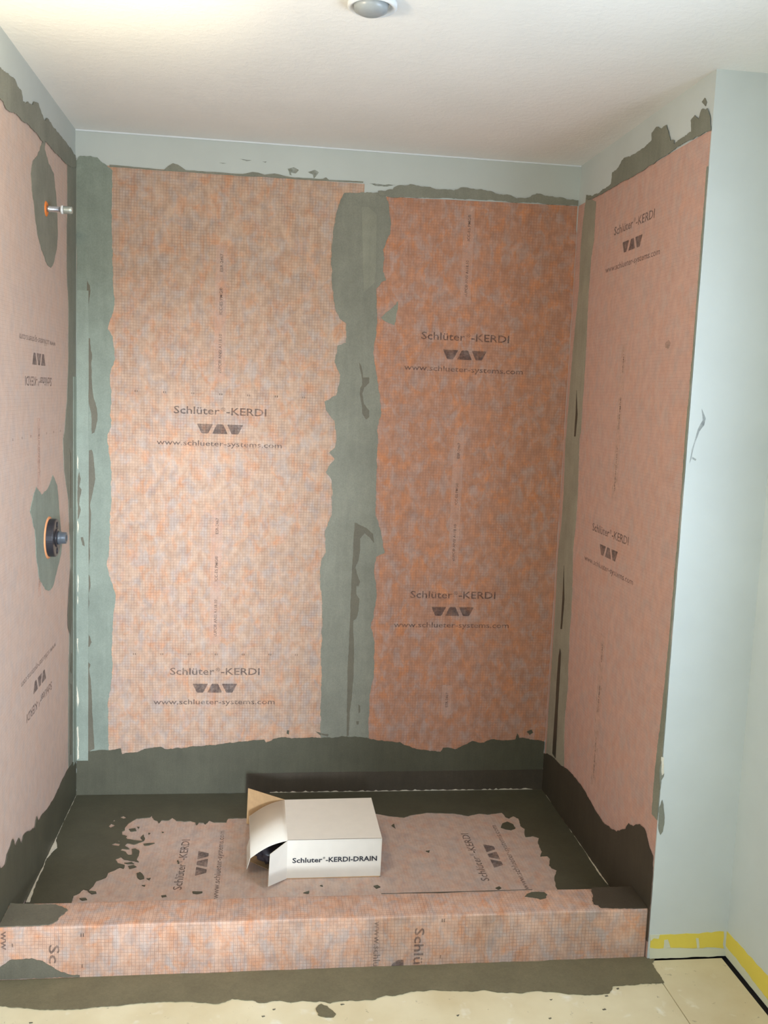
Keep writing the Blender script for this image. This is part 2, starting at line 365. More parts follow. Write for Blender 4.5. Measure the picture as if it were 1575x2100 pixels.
# yellow paint left where the baseboard was, with bare plaster under it
def strip(name, pl, q, mat, par, n=.0012, amp=.0022): patch(name, pl, q, mat, n, par, 0, amp, .012)
strip('yellow_paint_strip', ST, [(1333, 1919), (1350, 1917), (1400, 1915), (1484, 1910), (1484, 1945), (1440, 1944), (1395, 1943), (1333, 1943)], MM['yellow'], wp)
strip('plaster_strip', ST, [(1331, 1943), (1395, 1944), (1440, 1945), (1488, 1946), (1488, 1960), (1400, 1964), (1332, 1966)], MM['plaster'], wp, .0010, .0012)
strip('plaster_patch', ST, crop(3.9375, 1175, 1700, [(735, 895), (765, 890), (785, 955), (730, 960)]), MM['plaster'], wp, .0018, .001)
strip('plaster_patch', ST, crop(3.9375, 1175, 1700, [(990, 880), (1012, 880), (1020, 955), (1000, 960)]), MM['plaster'], wp, .0018, .001)
strip('plaster_patch', ST, crop(3.9375, 1175, 1700, [(618, 856), (700, 852), (690, 885), (650, 880), (625, 905)]), MM['plaster'], wp, .0018, .001)
patch('yellow_paint_strip', FR, [(.0, .079), (.24, .086), (2.4, .088), (2.4, .024), (.24, .026), (.0, .034)], MM['yellow'], .0012, wr, 0, .0022, .012, metric=True)
patch('plaster_strip', FR, [(.0, .033), (.24, .025), (2.4, .024), (2.4, .006), (.24, .006), (.0, .006)], MM['plaster'], .0010, wr, 0, .001, .012, metric=True)
# scuffs and chips on the partition's front face
for q in ([(1439, 838), (1447, 858), (1444, 872), (1434, 885), (1424, 912), (1418, 940), (1414, 950), (1419, 920), (1431, 880), (1441, 862)],
          [(1420, 937), (1428, 942), (1426, 945), (1419, 941)]):
    patch('scuff', ST, q, haze('scuff_grey', (120, 125, 126), .55), .0004, wp, 0, .0006, .01)
patch('chip', ST, [(1356, 1552), (1361, 1553), (1361, 1592), (1356, 1600)], MM['crumb'], .0012, wp, 0, .0012, .006)
patch('mortar_smear', ST, [(1352, 1655), (1358, 1640), (1361, 1660), (1362, 1690), (1359, 1705), (1354, 1712), (1350, 1700)], MM['mor'], .0015, wp, 0, .0014, .006)
patch('mortar_smear', ST, [(1352, 1580), (1356, 1560), (1357, 1590), (1362, 1586), (1361, 1592), (1356, 1600), (1353, 1620)], MM['mor'], .0015, wp, 0, .001, .006)

# ---------------------------------------------------------------- membrane sheets
def sheet(pl, pts, mat, label, amp=.0006, n=.001):
    me = slab_mesh(pl, [jag(pts, .03, amp)], .0002, n); return tag(link('membrane_sheet', me, mat), label, 'membrane')
s1 = sheet(BW, [(.0048, .06), (1.0073, .06), (1.0070, .28), (1.0025, 1.3), (1.0001, 2.324), (.107, 2.327), (.0048, 2.327)], MM['bl'],
           'pale pink and orange membrane sheet on the left half of the back wall')
s2 = sheet(BW, [(1.0095, .06), (W-.0048, .06), (W-.0048, .25), (W-.0022, .26), (W-.0022, 2.2), (W-.0048, 2.21), (W-.0048, 2.297), (1.085, 2.285), (1.0030, 2.285), (1.0050, 1.3), (1.0092, .28)], MM['br'],
           'membrane sheet on the right half of the back wall, its warm shade painted deeper orange')
s3 = sheet(LW, [(YC+.002, .0), (D-.001, 0), (D-.001, 2.30), (.0, 2.278), (-.02, 2.276), (-.02, .5), (YC+.002, .3)], MM['lw'], 'beige pink membrane sheet on the left wall, behind pipe and valve')
s4 = sheet(RW, [(-D+.001, 0), (-.004, 0), (-.004, 2.291), (-.9, 2.294), (-D+.001, 2.297)], MM['rw'], 'brownish pink membrane sheet on the right side wall of the shower')
print_block(BW, .507, 1.4852, 0, s1); print_block(BW, .5055, .5185, 0, s1)
print_block(BW, 1.394, 1.7893, 0, s2); print_block(BW, 1.395, .821, 0, s2)
print_block(RW, -.502, 2.1295, 0, s4); print_block(RW, -.5225, 1.1467, 0, s4)
print_block(LW, .513, 1.591, 180, s3); print_block(LW, .505, .6145, 180, s3)
side_print(BW, .504, [('cUPC® ANSI A118.10', .665, .804), ('ICC-ES PMG®', .873, .968), ('ESR-2467', 1.050, 1.109)], s1)
side_print(BW, .503, [('cUPC® ANSI A118.10', 1.634, 1.772), ('ICC-ES PMG®', 1.841, 1.935), ('ESR-2467', 1.99, 2.053)], s1)
side_print(BW, 1.390, [('cUPC® ANSI A118.10', .966, 1.106), ('ICC-ES PMG®', 1.18, 1.263), ('ESR-2467', 1.355, 1.413)], s2)
side_print(BW, 1.388, [('cUPC® ANSI A118.10', 1.95, 2.078), ('ICC-ES PMG®', 2.148, 2.242)], s2)
side_print(BW, 1.391, [('ESR-2467', .392, .450)], s2)
ticks(BW, .11, .0992, 8, 1.558, s1); ticks(BW, .21, .0992, 7, .596, s1)
side_print(RW, -.505, [('cUPC® ANSI A118.10', 1.30, 1.44), ('ICC-ES PMG®', 1.50, 1.60), ('ESR-2467', 1.68, 1.74)], s4)
side_print(RW, -.515, [('cUPC® ANSI A118.10', .33, .47), ('ICC-ES PMG®', .56, .65), ('ESR-2467', .73, .79)], s4)
side_print(LW, .508, [('cUPC® ANSI A118.10', 1.30, 1.44), ('ICC-ES PMG®', .96, 1.0)], s3)
ticks(LW, .21, .0992, 7, 1.42, s3)
# thin seam of overlapping band along the right corner: pale folded edge
# ---------------------------------------------------------------- mortar on the back wall
def mort(pl, px, mat, label, top=False, **k):
    k['n0'], k['n1'] = (.0028, .0040) if top else (.0013, .0026)
    if pl is BW: k.setdefault('lo', (.0042, ZP+.001)); k.setdefault('hi', (W-.0042, H-.001))
    return tag(patch('mortar_band', pl, px, mat, **k), label, 'mortar')
Z0, ZT = .0, 2.37
m1 = mort(BW, [(157, 330), (165, 320), (186, 320), (200, 323), (206, 330), (215, 336), (226, 345), (231, 350), (230, 400), (229, 475), (232, 560), (233, 600), (235, 625), (230, 645), (224, 662), (221, 675),
   (231, 690), (235, 715), (236, 738), (230, 752), (225, 769), (226, 790), (228, 808), (227, 840), (228, 874), (222, 888), (220, 900), (227, 946), (229, 1024), (223, 1132), (220, 1163),
   (232, 1203), (237, 1225), (232, 1271), (230, 1320), (231, 1364), (227, 1411), (221, 1442), (222, 1500), (223, 1560), (150, 1560)], MM['morl'],
   'pale green-grey vertical mortar band in the left corner of the back wall')
st = patch('corner_strip', BW, [(.0046, .190), (.047, .190), (.0475, 1.2), (.046, 1.72), (.045, 1.9), (.0046, 1.9)], MM['strip'], .0042, m1, .0027, .0006, .02, metric=True)
A = lambda pts: crop(3.18, 130, 900, pts); B = lambda pts: crop(3.8175, 0, 350, pts)
for q in (A([(158, 80), (185, 70), (195, 100), (205, 200), (210, 260), (195, 340), (175, 430), (182, 490), (178, 600), (170, 680), (175, 760), (165, 850), (157, 855), (157, 450)]),
          A([(158, 865), (175, 900), (178, 960), (165, 1010), (170, 1070), (160, 1130), (157, 1130)]), A([(157, 1260), (175, 1290), (185, 1325), (170, 1355), (160, 1355)]),
          A([(159, 1450), (178, 1470), (168, 1500), (180, 1580), (187, 1700), (190, 1800), (200, 1950), (203, 2020), (160, 2040)]),
          B([(683, 860), (705, 900), (710, 940), (700, 1000), (690, 1100), (683, 1000)]),
          B([(685, 1320), (705, 1310), (712, 1400), (722, 1440), (715, 1520), (720, 1640), (735, 1780), (760, 1860), (765, 1950), (740, 2050), (720, 2060), (715, 1900), (692, 1800), (683, 1500)])):
    patch('damp_stain', BW, q, MM['damp'], .0034, m1, .0026, .0008, .006)
for q in (A([(95, 250), (105, 215), (115, 260), (105, 310), (120, 330), (110, 380), (105, 430), (115, 460), (100, 520), (95, 520)]), A([(115, 640), (130, 640), (140, 700), (125, 690)])):
    patch('damp_stain', BW, q, MM['damp'], .0050, m1, .0042, .0008, .006)
for q in (A([(92, 100), (99, 130), (98, 200), (93, 190)]), A([(93, 530), (103, 560), (96, 620), (94, 580)]), A([(95, 880), (102, 920), (97, 1000), (93, 990)]), A([(94, 1020), (99, 1050), (94, 1080)]),
          A([(90, 1300), (99, 1300), (96, 1350), (100, 1400), (92, 1350)]), A([(88, 1600), (97, 1650), (104, 1710), (95, 1760), (90, 1700)]), A([(88, 1880), (97, 1870), (104, 1960), (100, 2020), (104, 2080), (92, 2090), (94, 1980)])):
    patch('white_crumb', BW, q, MM['crumb'], .0052, m1, .004, .0008, .005)
# centre seam
m2 = mort(BW, [(706, 396), (698, 410), (690, 436), (684, 468), (680, 507), (678.5, 531), (681, 559), (680, 567), (684, 612), (688, 635), (697, 654), (710, 664), (709, 703), (692, 709), (686, 743), (698, 769),
   (695, 790), (689, 811), (677, 818), (665, 824), (669, 842), (686, 863), (690, 895), (686, 919), (675, 928), (686, 941), (668, 968), (680, 985), (680, 1057), (666, 1089), (668, 1133), (658, 1152), (656, 1174),
   (660, 1227), (661, 1277), (658, 1340), (660, 1387), (658, 1435), (658, 1513), (658, 1525), (757, 1525), (757, 1435), (767, 1372), (768, 1315), (760, 1287), (770, 1240), (771, 1199), (767, 1167), (771, 1142), (789, 1133), (781, 1089),
   (770, 1057), (771, 994), (773, 931), (775, 900), (774, 874), (781, 853), (781, 834), (774, 782), (770, 751), (765, 724), (771, 690), (773, 651), (771, 593), (781, 580), (792, 575), (785, 557), (788, 533), (785, 512),
   (791, 499), (800, 481), (802, 460), (798, 429), (791, 402), (776, 395)], MM['mor'], 'grey vertical mortar band over the seam between the two back wall sheets')
C1 = lambda pts: crop(3.82, 600, 350, pts); C2 = lambda pts: crop(3.18, 600, 900, pts)
patch('damp_stain', BW, C2([(405, 545), (420, 550), (480, 580), (525, 620), (530, 680), (515, 660), (500, 640), (470, 615), (440, 650), (440, 720), (430, 790), (410, 840), (420, 880), (440, 930), (430, 960), (415, 960), (415, 1010), (435, 1040), (430, 1120), (415, 1170),
   (395, 1185), (395, 1260), (400, 1340), (400, 1450), (398, 1540), (390, 1640), (385, 1700), (372, 1780), (365, 1935), (352, 1935), (358, 1500), (375, 1180), (385, 900), (395, 700)]), MM['damp'], .0034, m2, .0026, .0008, .006)
patch('damp_stain', BW, C1([(520, 1500), (538, 1530), (550, 1620), (600, 1620), (600, 1660), (560, 1700), (545, 1745), (560, 1830), (600, 1880), (600, 1930), (575, 1950), (545, 1900), (540, 1830), (525, 1750), (530, 1700), (545, 1680), (545, 1640)]), MM['damp'], .0034, m2, .0026, .0008, .006)
for q in (C2([(428, 1730), (440, 1740), (440, 1780), (430, 1790)]), C2([(415, 1840), (432, 1840), (430, 1860), (418, 1862)]), C2([(145, 1900), (160, 1915), (235, 1925), (230, 1940), (180, 1925), (160, 1915)])):
    patch('damp_stain', BW, q, MM['damp'], .0034, m2, .0026, .0006, .006)
patch('trowel_ridge', BW, [(742, 425), (756, 425), (772, 440), (771, 530), (768, 580), (745, 600), (743, 500)], MM['mor2'], .0036, m2, .0026, .0010, .01)
tag(patch('mortar_patch', BW, [(816, 617), (812, 625), (800, 635), (781, 651), (786, 657), (794, 661), (809, 667), (814, 640)], MM['mor2'], .0026, n0=.0013), 'small triangular mortar patch on the right back sheet beside the centre band', 'mortar')
# top edge of the back wall
m3 = mort(BW, [(775, 392), (805, 389), (811, 383), (820, 380), (841, 378), (870, 383), (902, 389), (930, 391), (937, 389), (944, 385), (958, 385), (975, 389), (1003, 392), (1020, 398), (1039, 399), (1059, 407), (1080, 406), (1090, 401), (1100, 397),
   (1125, 403), (1151, 405), (1170, 410), (1186, 411), (1191, 411), (1192, 423), (1150, 420), (1080, 416), (1020, 412), (968, 409), (900, 407), (840, 405), (795, 404), (776, 400)], MM['mor'], 'long ragged mortar smear along the top of the right back sheet', top=True)
E1 = lambda pts: crop(2.423, 200, 300, pts)
m4 = mort(BW, E1([(60, 92), (200, 105), (330, 118), (350, 100), (375, 85), (400, 92), (440, 120), (560, 128), (640, 133), (720, 138), (770, 128), (800, 132), (830, 142), (880, 136), (930, 148), (980, 156), (1060, 160), (1120, 163), (1135, 155), (1150, 168), (1320, 176), (1320, 182), (1000, 165), (600, 141), (300, 120), (60, 104)]),
   MM['mor'], 'thin broken mortar line along the top of the left back sheet', amp=.0009, seg=.012)
for q in (E1([(945, 112), (975, 104), (1000, 118), (985, 135), (960, 130), (965, 145), (955, 142)]), E1([(1045, 128), (1080, 118), (1100, 130), (1085, 150), (1075, 160), (1070, 140)]), E1([(705, 62), (730, 66), (765, 70), (740, 74)]),
          E1([(820, 76), (840, 76), (835, 82)]), E1([(605, 82), (640, 85), (625, 88)]), E1([(1350, 185), (1480, 192), (1440, 200), (1380, 196)])):
    patch('mortar_fleck', BW, q, haze('smear_wash', (128, 130, 112), .75), .0012, m4, 0, .0012, .006)
# foot of the back wall
mb = mort(BW, [(150, 1548), (170, 1543), (183, 1540), (227, 1538), (248, 1534), (251, 1546), (266, 1543), (282, 1542), (305, 1534), (330, 1531), (343, 1536), (380, 1533), (400, 1530), (457, 1525), (500, 1520), (542, 1516), (545, 1522), (560, 1515),
   (585, 1511), (598, 1514), (640, 1511), (658, 1513), (680, 1513), (700, 1509), (741, 1511), (776, 1518), (800, 1520), (820, 1521), (833, 1528), (857, 1536), (903, 1541), (908, 1533), (933, 1536), (950, 1528), (968, 1519), (985, 1523), (1013, 1515), (1030, 1518),
   (1056, 1516), (1060, 1503), (1064, 1513), (1080, 1514), (1090, 1516), (1116, 1520), (1118, 1560), (1107, 1640), (150, 1660)], MM['wet'], 'dark mortar band along the foot of the back wall', top=True)
patch('shadow_coat', BW, [(.6292, .134), (.9, .136), (1.3, .136), (W-.0042, .138), (W-.0042, ZP+.001), (.6292, ZP+.001)], MM['wet_shadow'], .0050, mb, .0041, .0005, .012, metric=True)  # shadow of box and partition painted as a darker slab on the band
for q in ([(589, 1497), (593, 1498), (592, 1506), (588, 1504)], [(1080, 1500), (1090, 1496), (1093, 1502), (1086, 1507)], [(648, 1500), (660, 1504), (672, 1508), (660, 1511)]):
    patch('mortar_fleck', BW, q, MM['wet'], .0022, mb, .0013, .0008, .005)
# pale crumb line between back wall and pan
rdg = [(.70+i*.0055, ZP+.001) for i in range(198)]
patch('white_crumb', BW, [(.72, ZP+.001)]+[(.72+i*.0085, ZP+.003+max(0, random.gauss(.0015, .0022))) for i in range(122)]+[(1.757, ZP+.001)], MM['crumb'], .0057, mb, .0042, 0, .05, metric=True)

# ---------------------------------------------------------------- mortar on the left wall
n1_ = mort(LW, crop(6.5625, 0, 100, [(-30, 240), (0, 270), (60, 320), (130, 370), (200, 450), (215, 500), (270, 560), (285, 640), (290, 710), (340, 730), (360, 710), (380, 740), (430, 750), (440, 710), (500, 730), (520, 800), (550, 880), (580, 960), (620, 930),
   (680, 1020), (760, 1120), (850, 1230), (940, 1340), (1000, 1430), (1012, 1500), (1012, 1600), (960, 1590), (900, 1560), (830, 1500), (760, 1420), (700, 1360), (640, 1290), (590, 1240), (560, 1250), (520, 1200), (490, 1150), (420, 1080), (340, 1000), (270, 960), (200, 870), (130, 850), (60, 800), (30, 720), (0, 690), (-30, 640)]),
   MM['mor'], 'ragged mortar smear slanting up along the top of the left wall', top=True, hi=(D-.0004, H))
n2_ = mort(LW, [(137, 336), (137, 420), (136, 480), (136, 560), (139, 625), (139, 743), (136, 822), (131, 887), (128, 900), (130, 962), (139, 1024), (141, 1086), (143, 1160), (141, 1300), (139, 1400), (139, 1500), (139, 1590), (160, 1600), (160, 330)], MM['mor'],
   'narrow vertical mortar band on the left wall beside the corner', hi=(D-.0004, H))
patch('corner_strip', LW, [(D-.055, .19), (D-.0048, .19), (D-.0048, 1.6), (D-.055, 1.6), (D-.053, 1.0)], MM['strip'], .0042, n2_, .0028, .0006, .02, metric=True)
for q in (A([(30, 60), (44, 100), (44, 450), (38, 450), (36, 300), (35, 100)]), A([(42, 820), (50, 900), (49, 1000), (50, 1180), (40, 1290), (25, 1230), (22, 1150), (30, 1000)]), A([(40, 1400), (50, 1400), (48, 1530), (35, 1510)]), A([(38, 1600), (49, 1600), (48, 2060), (35, 2060)])):
    patch('damp_stain', LW, q, MM['damp'], .0036, n2_, .0026, .0012, .006)
n3_ = mort(LW, [(80, 262), (86, 290), (76, 318), (66, 330), (62, 356), (64, 390), (69, 422), (72, 455), (76, 482), (84, 513), (96, 543), (103, 549), (109, 538), (115, 510), (117, 482), (116, 440), (114, 406), (110, 370), (109, 356), (98, 335), (90, 305), (92, 284)],
   MM['mor'], 'tall oval mortar patch around the upper shower pipe on the left wall')
n4_ = mort(LW, [(107, 974), (116, 996), (119, 1030), (122, 1070), (126, 1110), (124, 1135), (115, 1172), (108, 1200), (102, 1210), (93, 1210), (79, 1185), (73, 1141), (70, 1086), (60, 1049), (67, 1018), (73, 999), (84, 1015), (95, 1005), (102, 990)],
   MM['morl'], 'green-grey mortar patch around the black valve on the left wall')
n5_ = mort(LW, [(160, 1548), (150, 1560), (141, 1572), (135, 1582), (126, 1599), (115, 1625), (107, 1641), (98, 1655), (84, 1671), (77, 1685), (73, 1674), (69, 1698), (55, 1705), (46, 1713), (42, 1732), (36, 1718), (29, 1736), (24, 1720), (19, 1736), (12, 1752), (8, 1774), (0, 1782), (-60, 1850), (-60, 1990), (15, 1900), (60, 1850), (160, 1650)],
   MM['wet'], 'dark mortar band along the foot of the left wall', top=True, lo=(YC+.002, ZP+.0005), hi=(D-.0004, H))
# ---------------------------------------------------------------- mortar on the right wall
F1 = lambda pts: crop(1.969, 775, 100, pts)
r1 = mort(RW, F1([(845, 590), (870, 595), (900, 580), (945, 545), (950, 500), (975, 480), (990, 450), (1000, 440), (1040, 425), (1080, 400), (1110, 370), (1110, 340), (1130, 315), (1150, 322), (1170, 308), (1178, 340), (1185, 372), (1200, 368), (1200, 385), (1225, 365),
   (1270, 335), (1268, 290), (1285, 268), (1300, 285), (1312, 245), (1335, 240), (1345, 270), (1360, 310), (1360, 325), (1340, 332), (1250, 375), (1150, 440), (1060, 500), (940, 568), (870, 605), (845, 610)]), MM['mor'], 'jagged mortar smear climbing along the top of the right side wall', top=True, hi=(-.001, H), lo=(-D+.0004, 0))
patch('mortar_fleck', RW, F1([(1310, 215), (1322, 198), (1330, 215), (1325, 232)]), MM['mor'], .002, r1, .0002, .001, .006)
r2 = mort(RW, [(1203, 405), (1197, 455), (1192, 507), (1189, 586), (1184, 638), (1179, 690), (1173, 756), (1168, 821), (1163, 887), (1161, 900), (1157, 1014), (1153, 1071), (1146, 1128), (1140, 1243), (1134, 1338), (1129, 1414), (1121, 1544), (1119, 1560),
   (1157, 1590), (1159, 1471), (1165, 1414), (1168, 1319), (1174, 1224), (1176, 1128), (1182, 1071), (1186, 1014), (1189, 900), (1192, 887), (1197, 808), (1201, 743), (1205, 664), (1209, 586), (1213, 528), (1219, 494), (1223, 413)], MM['morr'],
   'vertical grey mortar band on the right side wall next to the corner', lo=(-D+.0004, 0))
for q in ([(1150, 1330), (1147, 1345), (1143, 1400), (1141, 1440), (1134, 1545), (1141, 1555), (1146, 1450), (1149, 1400), (1152, 1340)], [(1184, 800), (1182, 850), (1179, 895), (1182, 895), (1186, 850)], [(1158, 1160), (1155, 1230), (1151, 1290), (1154, 1290), (1159, 1230)]):
    patch('damp_crack', RW, q, MM['wet_shadow'], .0034, r2, .0026, .0008, .008)
r3 = mort(RW, [(1110, 1535), (1124, 1545), (1135, 1552), (1150, 1568), (1166, 1578), (1181, 1595), (1192, 1608), (1200, 1621), (1212, 1642), (1223, 1663), (1240, 1688), (1257, 1701), (1266, 1706), (1276, 1701), (1285, 1700), (1291, 1688), (1300, 1694), (1314, 1690), (1322, 1697), (1326, 1705), (1333, 1735), (1341, 1755),
   (1341, 1800), (1338, 1900), (1330, 1960), (1300, 1960), (1100, 1650)], MM['wet_shadow'], 'near-black mortar band along the foot of the right side wall', top=True, lo=(-D+.001, ZP+.0005), hi=(-.0005, H))
r4 = mort(RW, [(-.010, 2.2), (-.002, 2.2), (-.002, .42), (-.040, .42), (-.042, .55), (-.026, .72), (-.016, .95), (-.009, 1.3), (-.013, 1.5), (-.008, 1.8)], MM['mor2'], 'thin grey mortar strip down the front edge of the right side wall', metric=True, amp=.002)
tag(patch('mortar_patch', RW, [(-.19, 1.755), (-.17, 1.765), (-.155, 1.755), (-.165, 1.74), (-.185, 1.742)], haze('faint_smear', (122, 118, 108), .4), .0016, None, 0, .002, .006, metric=True), 'small faint grey mortar dab on the right side wall, upper front', 'mortar')
# ---------------------------------------------------------------- shower pan
pan = tag(link('shower_pan', boxmesh(.0046, W-.0046, YC+CD+.0008, D-.0060, .0, ZP-.0012), MM['crumb']), 'sloped shower floor pan between the walls and the curb', 'shower pan')
pm = patch('membrane', PAN, [(.0046, YC+CD+.0008), (W-.0046, YC+CD+.0008), (W-.0046, D-.0060), (.0046, D-.0060)], MM['pan'], 0.0, pan, -.0012, 0, .2, metric=True)
print_block(PAN, .449, .5215, 90, pan, .0003); print_block(PAN, 1.4145, .528, 90, pan, .0003)
G = lambda pts: crop(4.145, 140, 1600, pts)
hole = G([(50, 1040), (45, 985), (100, 960), (130, 930), (175, 940), (210, 905), (240, 860), (320, 830), (340, 790), (400, 765), (440, 745), (470, 755), (480, 725), (420, 710), (400, 675), (450, 655), (480, 680), (560, 690), (600, 700), (580, 680), (600, 640), (600, 600), (570, 585), (540, 590), (545, 640),
   (510, 640), (490, 615), (440, 600), (460, 585), (520, 590), (480, 560), (500, 540), (560, 550), (640, 520), (560, 515), (500, 505), (455, 465), (455, 440), (480, 430), (490, 395), (530, 360), (580, 330), (640, 325), (690, 320), (712, 300), (725, 335), (760, 350), (770, 370), (790, 345), (850, 345), (885, 322), (920, 350), (990, 355),
   (1040, 350), (1080, 360), (1090, 385), (1110, 362), (1150, 365), (1165, 378), (1200, 345), (1240, 362), (1345, 362), (1360, 330), (1440, 325), (1520, 325)])+[(560, 1672), (700, 1672), (771, 1669), (797, 1674), (829, 1677), (844, 1672), (876, 1667), (900, 1668), (933, 1669), (960, 1674), (983, 1669), (1000, 1671), (1029, 1667),
   (1036, 1676), (1044, 1679), (1052, 1674), (1063, 1679), (1067, 1694), (1076, 1700), (1078, 1717), (1092, 1715), (1105, 1719), (1103, 1730), (1112, 1747), (1108, 1757), (1122, 1756), (1128, 1762), (1126, 1775), (1131, 1781), (1141, 1785), (1137, 1800), (1139, 1817), (1139, 1822)]
ho = [PAN.px(*p) for p in hole]; ho[0] = (ho[0][0], YC+CD+.0022); ho[-1] = (ho[-1][0], YC+CD+.0022)
outer = [(.0048, YC+CD+.0008), (.5, YC+CD+.0008), (1.2, YC+CD+.0008), (W-.0048, YC+CD+.0008), (W-.0048, D-.0062), (.9, D-.0062), (.0048, D-.0062)]
isl = [G([(340, 395), (365, 372), (400, 385), (385, 398), (360, 410)]), G([(440, 320), (470, 308), (500, 322), (470, 333)]), G([(380, 348), (395, 338), (402, 350), (388, 358)]), G([(365, 552), (400, 538), (445, 545), (430, 565), (390, 560)]), G([(415, 520), (440, 518), (432, 530)])]
loops = [jag(outer, .04, 0), jag(ho, .008, .0016)]+[jag([PAN.px(*p) for p in q], .006, .001) for q in isl]
mp_ = link('mortar_border', slab_mesh(PAN, loops, 0, .0026), MM['wet'], pan); mp_['label'] = 'dark brown mortar border around the pan edge'
for q in (G([(515, 420), (570, 412), (580, 435), (530, 440)]), G([(585, 400), (605, 402), (598, 415)]), G([(615, 490), (640, 465), (652, 500), (640, 520)]), G([(470, 470), (500, 480), (480, 492)]), G([(580, 795), (610, 785), (640, 815), (645, 840), (610, 848), (585, 825)]), G([(665, 840), (700, 835), (690, 852)]),
          G([(640, 545), (690, 540), (735, 538), (690, 555), (650, 560)]), G([(165, 945), (235, 950), (240, 965), (200, 972)]), G([(95, 1010), (150, 1005), (160, 1020), (120, 1026)]), G([(790, 985), (830, 980), (835, 992), (800, 998)]), G([(1055, 950), (1140, 950), (1140, 960), (1090, 970), (1060, 965)]),
          G([(510, 735), (555, 725), (580, 740), (520, 758)]), G([(475, 708), (540, 700), (560, 715), (500, 715)]), G([(680, 452), (698, 455), (685, 465)]), G([(795, 442), (812, 446), (800, 452)]), G([(625, 898), (655, 896), (650, 906)]), G([(925, 690), (935, 680), (945, 710), (930, 712)]),
          [(1027, 1698), (1030, 1690), (1040, 1686), (1052, 1691), (1057, 1699), (1048, 1703), (1036, 1701)], [(766, 1818), (774, 1816), (780, 1820), (772, 1823)], [(656, 1817), (661, 1816), (662, 1819)], [(622, 1832), (634, 1828), (633, 1833)], [(1016, 1822), (1024, 1819), (1028, 1822), (1022, 1825)],
          [(803, 1694), (808, 1690), (811, 1700)], [(873, 1746), (881, 1745), (880, 1749)]):
    patch('mortar_fleck', PAN, q, MM['wet'], .0024, pan, 0, .0010, .006)
# grey wash near the box
# crumb lines: left and right edge of the pan
def crumbline(pl, q, mat=MM['crumb']): patch('white_crumb', pl, q, mat, .0042, pan, .0027, .0012, .006, lo=(.0046, 0), hi=(W-.0046, D-.0064))
crumbline(PAN, G([(75, 5), (68, 60), (60, 130), (40, 180), (20, 230), (0, 285), (-12, 305), (0, 240), (35, 170), (55, 120), (68, 0)]))
H6 = lambda pts: crop(2.625, 0, 1500, pts)
crumbline(PAN, H6([(395, 375), (360, 450), (320, 540), (300, 590), (308, 630), (285, 650), (250, 690), (235, 740), (210, 790), (180, 860), (160, 925), (132, 925), (150, 880), (180, 800), (220, 710), (260, 620), (290, 590), (330, 500), (360, 430)]))
H7 = lambda pts: crop(2.625, 800, 1450, pts)
crumbline(PAN, H7([(985, 660), (1010, 680), (1030, 720), (1055, 760), (1080, 820), (1110, 870), (1140, 905), (1170, 940), (1195, 962), (1180, 962), (1150, 935), (1120, 895), (1090, 850), (1060, 800), (1035, 750), (1010, 710), (980, 665)]))
crumbline(PAN, H7([(858, 478), (868, 500), (878, 518), (872, 512), (862, 495)]))
# ---------------------------------------------------------------- curb
cu = tag(link('shower_curb', boxmesh(.0046, W-.0046, YC+.0015, YC+CD-.0015, .0006, CH-.0015, .004), MM['crumb']), 'pink membrane covered curb across the front of the shower', 'curb')
def curb_wrap():
    bm = bmesh.new(); uvl = bm.loops.layers.uv.new('UVMap'); prof = []; R_ = .006; s = 0
    y0, y1, z0, z1 = YC, YC+CD, .0005, CH
    pts = [(y0, z0), (y0, z1-R_)]+[(y0+R_-R_*math.cos(a), z1-R_+R_*math.sin(a)) for a in [math.radians(x) for x in (15, 30, 45, 60, 75)]]+[(y0+R_, z1), (y1-R_, z1)]+[(y1-R_+R_*math.sin(a), z1-R_+R_*math.cos(a)) for a in [math.radians(x) for x in (20, 45, 70)]]+[(y1, z1-R_), (y1, ZP)]
    nx = 90; rows = []; ss = [0]
    for i in range(1, len(pts)): ss.append(ss[-1]+math.dist(pts[i], pts[i-1]))
    for i in range(nx+1):
        x = .0046+(W-.0092)*i/nx; rows.append([bm.verts.new((x, p[0]+.0007*math.sin(x*23+p[1]*40)*(1 if 1 < j < 9 else 0), p[1]+.0008*math.sin(x*17+1)*(1 if 1 < j < 10 else 0))) for j, p in enumerate(pts)])
    for i in range(nx):
        for j in range(len(pts)-1):
            f = bm.faces.new((rows[i][j], rows[i+1][j], rows[i+1][j+1], rows[i][j+1])); f.smooth = True
            for l_, (a, b) in zip(f.loops, ((i, j), (i+1, j), (i+1, j+1), (i, j+1))): l_[uvl].uv = (.0046+(W-.0092)*a/nx, ss[b])
    me = bpy.data.meshes.new('wrap'); bm.to_mesh(me); bm.free(); return me
link('membrane', curb_wrap(), MM['curb'], cu)
P = Print(CF, 1.116, .1126, -90, .0018); P.mesh('lettering', [P.text('Schlü', 0, 0, .107, .0275)], MM['ink'], cu)
P = Print(CF, 1.002, .137, -90, .0018); P.mesh('web_address', [P.text('www.schlu', 0, 0, .133, .0205, .008)], MM['ink'], cu)
patch('logo', CF, [(801, 1983), (805, 1975), (817, 1968), (822, 1967.4), (827, 1968), (827, 1983)], MM['ink'], .0019, cu, .0015, 0, .05)
P = Print(CF, .1345, .0975, -90, .0018); P.mesh('lettering', [P.text('Sc', 0, 0, .052, .0275)], MM['ink'], cu)
P = Print(CF, .012, .140, -90, .0018); P.mesh('web_address', [P.text('ww', 0, 0, .052, .0205, .008)], MM['ink'], cu)
P = Print(CF, 0, 0, 0, .0018)
